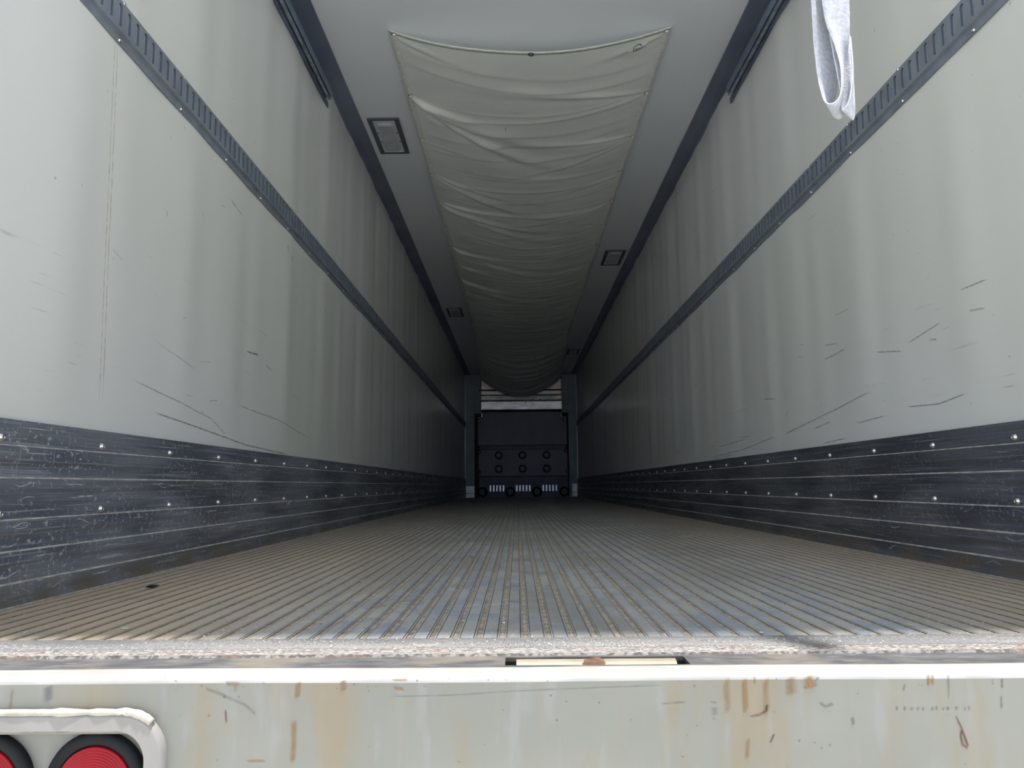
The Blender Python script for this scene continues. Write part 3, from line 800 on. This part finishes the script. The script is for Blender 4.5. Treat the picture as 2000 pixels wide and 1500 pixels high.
for k in range(6):      # illegible small print: a row of short strokes
    a0 = .40+k*.075
    blk(a0, a0+.045, .40, .56); blk(a0+.01, a0+.03, .62, .68)
blk(.62, .92, .62, .67, 0)
bmesh.ops.recalc_face_normals(bm, faces=bm.faces)
obj('printed_mark', bm, ['teal', 'tealb'], lab, world=False)
for c_ in lab.children:
    for v in c_.data.vertices: v.co -= Vector(chute.location)

# ------------------------------------------------------------------ ceiling lamps
lamps = [(-.985, 5.247, 'white recessed ceiling lamp in dark frame, nearest one, left of the fabric chute'),
         (.985, 8.285, 'recessed ceiling lamp in dark frame, on the right of the chute, half way in'),
         (-.965, 10.90, 'dim recessed ceiling lamp in dark frame, deep inside on the left of the chute'),
         (.975, 14.33, 'barely visible ceiling lamp deep in the dark on the right of the chute')]
def build_lamp(cx, cy, lab_):
    t = empty('ceiling_lamp', (cx, cy, H), lab_, 'ceiling lamp', 'recessed ceiling lamps')
    def bb(x0, x1, y0, y1, z0, z1, mi=0, bev=0, b=None):
        box(b, cx+x0, cx+x1, cy+y0, cy+y1, H+z0, H+z1, mi, bev)
    hx, hy = .108, .277
    b = bmesh.new()
    bb(-hx, -hx+.032, -hy, hy, -.013, .004, 0, .002, b); bb(hx-.032, hx, -hy, hy, -.013, .004, 0, .002, b)
    bb(-hx+.032, hx-.032, -hy, -hy+.022, -.012, .004, 0, 0, b); bb(-hx+.032, hx-.032, hy-.022, hy, -.012, .004, 0, 0, b)
    obj('frame', b, 'lamp_fr', t)
    b = bmesh.new()
    pts_ = [(-.076, -.255, -.008), (.076, -.255, -.008), (.076, .255, -.008), (-.076, .255, -.008)]
    bb(-.0755, .0755, -.2545, .2545, -.009, .002, 0, 0, b)
    l1 = [(a, c_) for a, c_ in rrect(cx-.055, cx+.055, cy-.215, cy+.215, .02, 5)]
    l2 = [(a, c_) for a, c_ in rrect(cx-.047, cx+.047, cy-.200, cy+.200, .016, 5)]
    r1 = [b.verts.new((a, c_, H-.0095)) for a, c_ in l1]; r2_ = [b.verts.new((a, c_, H-.024)) for a, c_ in l2]
    for i in range(len(r1)):
        j = (i+1) % len(r1); f = b.faces.new((r1[i], r1[j], r2_[j], r2_[i])); f.smooth = True; f.material_index = 1
    f = b.faces.new(r2_); f.material_index = 1
    bb(-.06, .06, .228, .236, -.014, -.008, 0, 0, b)
    bmesh.ops.recalc_face_normals(b, faces=b.faces)
    obj('lens', b, ['lens_f', 'lens_w'], t)
    return t
lamp_scr = screw_mesh('lamp_screw', .0042, .004, 'bh_black')
for cx, cy, lab_ in lamps:
    t = build_lamp(cx, cy, lab_)
    for sx in (-1, 1):
        for sy in (-.068, .075):
            place('screw', lamp_scr, Matrix.Translation((cx+sx*.066, cy+sy, H-.009)) @ FL, t)

# ------------------------------------------------------------------ pull strap at the doorway
st = empty('pull_strap', (.44, 1.2, H), 'fuzzy pale grey looped webbing strap hanging in the doorway at the upper right', 'strap')
def ribbon(path, name, th=.0022):
    """path: (centre, half-width vector) stations -> a thick strip with frayed edges"""
    bm = bmesh.new(); N_ = 6; rows = []
    # refine
    st_ = []
    for (c0_, w0), (c1_, w1) in zip(path, path[1:]):
        n_ = max(2, int((Vector(c1_)-Vector(c0_)).length/.006))
        for k in range(n_):
            f_ = k/n_; st_.append((Vector(c0_).lerp(Vector(c1_), f_), Vector(w0).lerp(Vector(w1), f_)))
    st_.append((Vector(path[-1][0]), Vector(path[-1][1])))
    # smooth stations
    for _ in range(4):
        st_ = [st_[0]]+[((st_[i-1][0]+st_[i][0]*2+st_[i+1][0])/4, (st_[i-1][1]+st_[i][1]*2+st_[i+1][1])/4) for i in range(1, len(st_)-1)]+[st_[-1]]
    for i, (c_, w_) in enumerate(st_):
        d = (st_[min(i+1, len(st_)-1)][0]-st_[max(i-1, 0)][0]).normalized(); nrm = d.cross(w_).normalized()
        row = []
        for k in range(N_+1):
            a = -1+2*k/N_
            fr = 1+(.035*mnoise.noise(Vector((i*1.3, a*5, .5))) if k in (0, N_) else 0)
            row.append(c_+w_*a*fr)
        cu = [p_ + nrm*(th*.5) for p_ in row]; cd = [p_ - nrm*(th*.5) for p_ in row]
        ring = cu + cd[::-1]
        rows.append([bm.verts.new(p_) for p_ in ring])
    nn = len(rows[0])
    for a, b in zip(rows, rows[1:]):
        for k in range(nn):
            f = bm.faces.new((a[k], a[(k+1) % nn], b[(k+1) % nn], b[k])); f.smooth = True
            if k in (0, N_-1, N_, nn-1, N_+1): f.material_index = 1 if k in (N_, nn-1) else 0
    bm.faces.new(rows[0][::-1]); bm.faces.new(rows[-1])
    bmesh.ops.recalc_face_normals(bm, faces=bm.faces)
    return obj(name, bm, ['web', 'web_edge'], st)
Ys = 1.20
# one long webbing: down the left limb, round the bottom, up the broad right limb
pa = [((.418, Ys+.012, H-.03), (.015, .018, 0)), ((.416, Ys+.012, 1.5), (.014, .018, 0)), ((.4185, Ys+.012, 1.07), (.015, .017, 0)), ((.4265, Ys+.014, .98), (.0215, .012, 0)), ((.4295, Ys+.014, .92), (.0215, .012, 0)),
      ((.4240, Ys+.010, .874), (.0135, .020, .001)), ((.4265, Ys+.004, .862), (.013, .020, -.003)), ((.4340, Ys-.002, .858), (.014, .018, -.005)), ((.4415, Ys-.003, .866), (.011, .018, -.004)), ((.4450, Ys-.003, .885), (.009, .019, -.002)),
      ((.4480, Ys-.003, .93), (.011, .018, 0)), ((.4475, Ys-.003, .975), (.0165, .012, 0)), ((.4445, Ys-.003, 1.01), (.022, .006, 0)), ((.4430, Ys-.003, 1.07), (.0245, .002, 0)), ((.442, Ys-.003, 1.5), (.0245, .002, 0)), ((.442, Ys-.003, H-.03), (.0245, .002, 0))]
ribbon(pa, 'webbing')
pb = [((.4485, Ys+.006, 1.05), (.021, .006, 0)), ((.4520, Ys+.006, .97), (.018, .006, 0)), ((.4560, Ys+.004, .90), (.016, .010, 0)), ((.4545, Ys+.004, .865), (.014, .012, 0)), ((.4520, Ys+.004, .852), (.014, .012, -.004)),
      ((.4500, Ys-.008, .8505), (.013, .010, -.003)), ((.4555, Ys-.010, .862), (.010, .012, -.001)), ((.4605, Ys-.010, .91), (.006, .014, 0)), ((.4620, Ys-.008, .95), (.005, .012, 0)), ((.4625, Ys-.006, .985), (.003, .006, 0))]
ribbon(pb, 'folded_end')
bm = bmesh.new(); box(bm, .385, .475, Ys-.02, Ys+.04, H-.035, H+.002, 0, .003)
obj('strap_bracket', bm, 'rail_dark', st)

# ------------------------------------------------------------------ front bulkhead and refrigeration housing
bh = empty('air_return_bulkhead', (0, Y1-.03, 0), 'dark air return bulkhead with round caps and bright vent slots, at the far end', 'bulkhead')
YB_ = Y1-.05
def cx_(u): return (u-741)/402.0
def cz_(v): return (1373-v)/410.0
def part(name, boxes, mat, bev=.0, label=None):
    bm = bmesh.new()
    for (u0, u1, v0, v1, d0, d1) in boxes:
        box(bm, max(-W+.002, cx_(u0)), min(W-.002, cx_(u1)), YB_+d0, YB_+d1, max(.002, cz_(v1)), min(H-.012, cz_(v0)), 0, bev)
    return obj(name, bm, mat, bh, label=label)
part('side_post', [(243, 325, 250, 1372, -.06, .06), (325, 384, 250, 608, -.06, .06)], 'bh_post', .004)
part('side_post', [(1165, 1243, 250, 1372, -.06, .06), (1110, 1165, 250, 608, -.06, .06)], 'bh_post', .004)
part('corner_guard', [(250, 326, 1266, 1330, -.075, -.055), (250, 326, 1334, 1372, -.075, -.055)], 'pale_pad', .003, 'pale metal corner guard')
part('corner_guard', [(1190, 1252, 1252, 1326, -.075, -.055), (1190, 1252, 1330, 1366, -.075, -.055)], 'pale_pad', .003, 'pale metal corner guard')
part('edge_trim', [(240, 245, 180, 1260, -.07, -.055)], 'pale_pad'); part('edge_trim', [(1238, 1243, 190, 1250, -.07, -.055)], 'pale_pad')
part('upper_panel', [(356, 1150, 640, 900, -.02, .05), (392, 1104, 598, 640, -.02, .05), (356, 1150, 815, 819, -.026, .0), (356, 1150, 735, 738, -.026, 0)], 'bh_panel', .0)
part('divider_strip', [(370, 1138, 905, 938, -.005, .05)], 'bh_low')
part('lower_panel', [(360, 1152, 942, 1180, -.02, .05)], 'bh_panel', .004)
bx = [(365, 1155, 1186, 1372, .0, .05)]
part('base_grille', bx+[(372+i*20, 380+i*20, 1192, 1256, -.015, 0) for i in range(39)], 'bh_low')
for g0 in (457, 690, 925):
    for k in range(5):
        a = g0+k*29; part('vent_slot', [(a, a+17, 1261, 1318, -.02, -.001)], 'bright', .006, 'bright vent slot')
def disc(u, v, r_, h, name, mat):
    bm = bmesh.new(); Tm = Matrix.Translation((cx_(u), YB_-.019, cz_(v))) @ RX
    lathe(bm, [(r_*1.18, 0), (r_*1.10, h*.35), (r_*.78, h*.2), (r_*.72, h*.45), (r_*.55, h*.6), (0, h*.62)], 24, Tm, mis=[0, 0, 0, 1, 1]); obj(name, bm, mat, bh)
for v_ in (992, 1115):
    for u in (540, 752, 967): disc(u, v_, .075, .03, 'round_cap', ['bh_black', 'bh_cap'])
for u in (395, 640, 878, 1120): disc(u, 1322, .095, .06, 'base_bumper', ['rubber', 'bh_low'])
for u, v_ in ((365, 680), (1133, 672), (365, 960), (1140, 955), (365, 1145), (1145, 1140)):
    disc(u, v_, .035, .035, 'latch', ['bh_black', 'zinc' if v_ < 700 else 'bh_low'])
part('cross_rail', [(368, 1120, 391, 402, -.07, -.04), (385, 1110, 436, 442, -.05, -.01)], 'bh_black')
ev = empty('evaporator_housing', (0, Y1+.1, 2.2), 'tan sheet metal housing showing between chute and bulkhead panel, far end', 'refrigeration unit')
bm = bmesh.new()
pp = [(YB_+.10, cz_(285)), (YB_+.10, cz_(390)), (YB_+.03, cz_(400)), (YB_+.03, cz_(438)), (YB_+.02, cz_(444)), (YB_+.015, cz_(484)), (YB_-.002, cz_(492)), (YB_+.006, cz_(500)), (YB_+.002, cz_(572)), (YB_+.12, cz_(600)), (YB_+.12, cz_(700))]
prof_x(bm, pp, cx_(386), cx_(1109), mis=[1, 1, 1, 0, 0, 0, 0, 0, 0, 0], segs=1)
for f in bm.faces:
    f.normal_update()
    if f.normal.y > 0: f.normal_flip()
obj('sheet_cover', bm, ['evap', 'evap_dull'], ev)
bm = bmesh.new(); box(bm, cx_(808), cx_(858), YB_+.015, YB_+.03, cz_(434), cz_(403)); obj('dark_plate', bm, 'bh_low', ev)
for u, v_ in ((742, 488), (742, 410), (785, 508), (572, 488), (920, 486)):
    bm = bmesh.new(); lathe(bm, [(.014, 0), (.012, .008), (0, .01)], 10, Matrix.Translation((cx_(u), YB_-.012, cz_(v_))) @ RX); obj('bolt', bm, 'bh_black' if v_ != 488 or u != 742 else 'zinc', ev)

# ------------------------------------------------------------------ litter on the floor
def at_floor(x_, y_, z_=0.001): return Vector((x_, y_, z_))
def stick(name, p0, ang, L_, r_, mat, label, cat, group=None, bend=.1):
    bm = bmesh.new(); prev = None; n_ = 8
    d = Vector((math.cos(ang), math.sin(ang), 0)); s_ = Vector((-d.y, d.x, 0))
    for i in range(n_+1):
        t_ = i/n_; c_ = Vector(p0)+d*(t_-.5)*L_ + s_*bend*L_*(t_-.5)**2*2 + Vector((0, 0, r_))
        rr_ = r_*(1-.4*t_)
        ring = [bm.verts.new(c_+s_*rr_*math.cos(a)+Vector((0, 0, rr_*math.sin(a)))) for a in [k*math.pi/3 for k in range(6)]]
        if prev:
            for k in range(6): bm.faces.new((prev[k], prev[(k+1) % 6], ring[(k+1) % 6], ring[k]))
        else: bm.faces.new(ring)
        prev = ring
    bm.faces.new(prev[::-1]); bmesh.ops.recalc_face_normals(bm, faces=bm.faces)
    o = obj(name, bm, mat, smooth=True); return tag(o, label, cat, group)
def flake(name, p0, size, mat, label, cat, group=None, seed=0, tall=.3):
    rr_ = random.Random(seed); bm = bmesh.new(); n_ = 9
    a0 = rr_.uniform(0, 6)
    ctr = bm.verts.new((p0[0], p0[1], p0[2]+size*tall)); bt = bm.verts.new((p0[0], p0[1], p0[2]))
    rg = [bm.verts.new((p0[0]+size*rr_.uniform(.55, 1.1)*math.cos(a0+k*2*math.pi/n_), p0[1]+size*rr_.uniform(.4, .8)*math.sin(a0+k*2*math.pi/n_), p0[2]+size*rr_.uniform(.05, tall))) for k in range(n_)]
    for k in range(n_):
        bm.faces.new((ctr, rg[k], rg[(k+1) % n_])); bm.faces.new((bt, rg[(k+1) % n_], rg[k]))
    o = obj(name, bm, mat); return tag(o, label, cat, group)
bm = bmesh.new()   # dead leaf with stalk
lp = [(-.022, 0), (-.012, .007), (.0, .010), (.010, .006), (.018, .0), (.010, -.006), (.0, -.007), (-.012, -.004)]
ctr = bm.verts.new((-1.048, 2.071, .011)); bt = bm.verts.new((-1.048, 2.071, .001))
rg = [bm.verts.new((-1.048+a, 2.071+b, .004+.006*abs(math.sin(i*1.9)))) for i, (a, b) in enumerate(lp)]
for k in range(8): bm.faces.new((ctr, rg[k], rg[(k+1) % 8])); bm.faces.new((bt, rg[(k+1) % 8], rg[k]))
tag(obj('dead_leaf', bm, 'leaf'), 'small dark curled dead leaf lying on the floor near the left wall', 'leaf')
stick('straw_stem', (-.245, 1.302, .002), .02, .040, .0011, 'straw', 'short pale straw stem lying flat on the door sill left of the striker slot', 'straw')
stick('dry_stem', (-.395, 1.735, .001), .35, .030, .0014, 'twig', 'brown bent stem with pale tip on the floor ribs, left of centre', 'stem')
stick('straw_stem', (-.345, 1.78, .001), .55, .022, .0009, 'straw', 'tiny pale straw beside the brown bent stem', 'straw')
flake('paper_chip', (-.827, 1.487, .001), .0065, 'chip', 'white paper chip on the near floor by the left edge of the photo', 'chip', seed=3)
flake('paper_chip', (.283, 2.603, .001), .007, 'chip', 'larger of two adjoining white chips lying mid floor, right of centre', 'chip', seed=4)
flake('paper_chip', (.315, 2.565, .001), .005, 'chip', 'smaller of two adjoining white chips lying mid floor, right of centre', 'chip', seed=5)
stick('straw_stem', (.36, 2.50, .001), .5, .030, .0010, 'straw', 'pale straw on the floor right beside the two adjoining white chips', 'straw')
flake('paper_chip', (.623, 1.462, .001), .0055, 'straw', 'yellowish chip on the near floor towards the right edge of the photo', 'chip', seed=6)
flake('paper_chip', (.33, 1.40, .001), .005, 'chip', 'cream chip at the floor front edge, right of the striker slot', 'chip', seed=8)
stick('straw_stem', (.75, 3.9, .001), .05, .06, .0015, 'straw', 'pale straw far in on the right side of the floor', 'straw')
stick('straw_stem', (-.9, 6.2, .001), -.7, .10, .002, 'straw', 'pale straw lying far in on the left side of the floor', 'straw')
stick('straw_stem', (-.42, 9.2, .001), -.9, .12, .002, 'straw', 'pale straw deepest in the dark part of the floor', 'straw')
flake('pebble', (-.47, 1.52, .001), .0035, 'leaf', 'tiny dark crumb on the near floor ribs, left of centre', 'crumb', seed=9)
# grit: uncountable
bm = bmesh.new(); RG = random.Random(5)
def grain(x_, y_, z_, s_):
    v = [bm.verts.new((x_+s_*RG.uniform(-1, 1), y_+s_*RG.uniform(-1, 1), z_+s_*RG.uniform(0, .9))) for _ in range(4)]
    for q in ((0, 1, 2), (0, 2, 3), (0, 3, 1), (1, 3, 2)): bm.faces.new([v[i] for i in q])
for k in range(5200):
    gx = RG.uniform(-1.2, 1.2)
    if k < 900: gy = 1.262+.115*RG.random(); z_ = .0015
    else:
        gy = 1.38+(RG.random()**2.2)*4.5
        if RG.random() < .72:
            i_ = round((gx+.061-.0205)/PER); gx = -.061+i_*PER+.0205+RG.uniform(-.0045, .0045); z_ = -.0024
        else: z_ = 0
    if abs(gx) > 1.2: continue
    grain(gx, gy, z_, RG.uniform(.0007, .0022)*(1 if RG.random() < .95 else 1.7))
bmesh.ops.recalc_face_normals(bm, faces=bm.faces)
tag(obj('grit', bm, 'chip'), 'fine pale grit scattered over the sill and floor grooves', 'grit', kind='stuff')
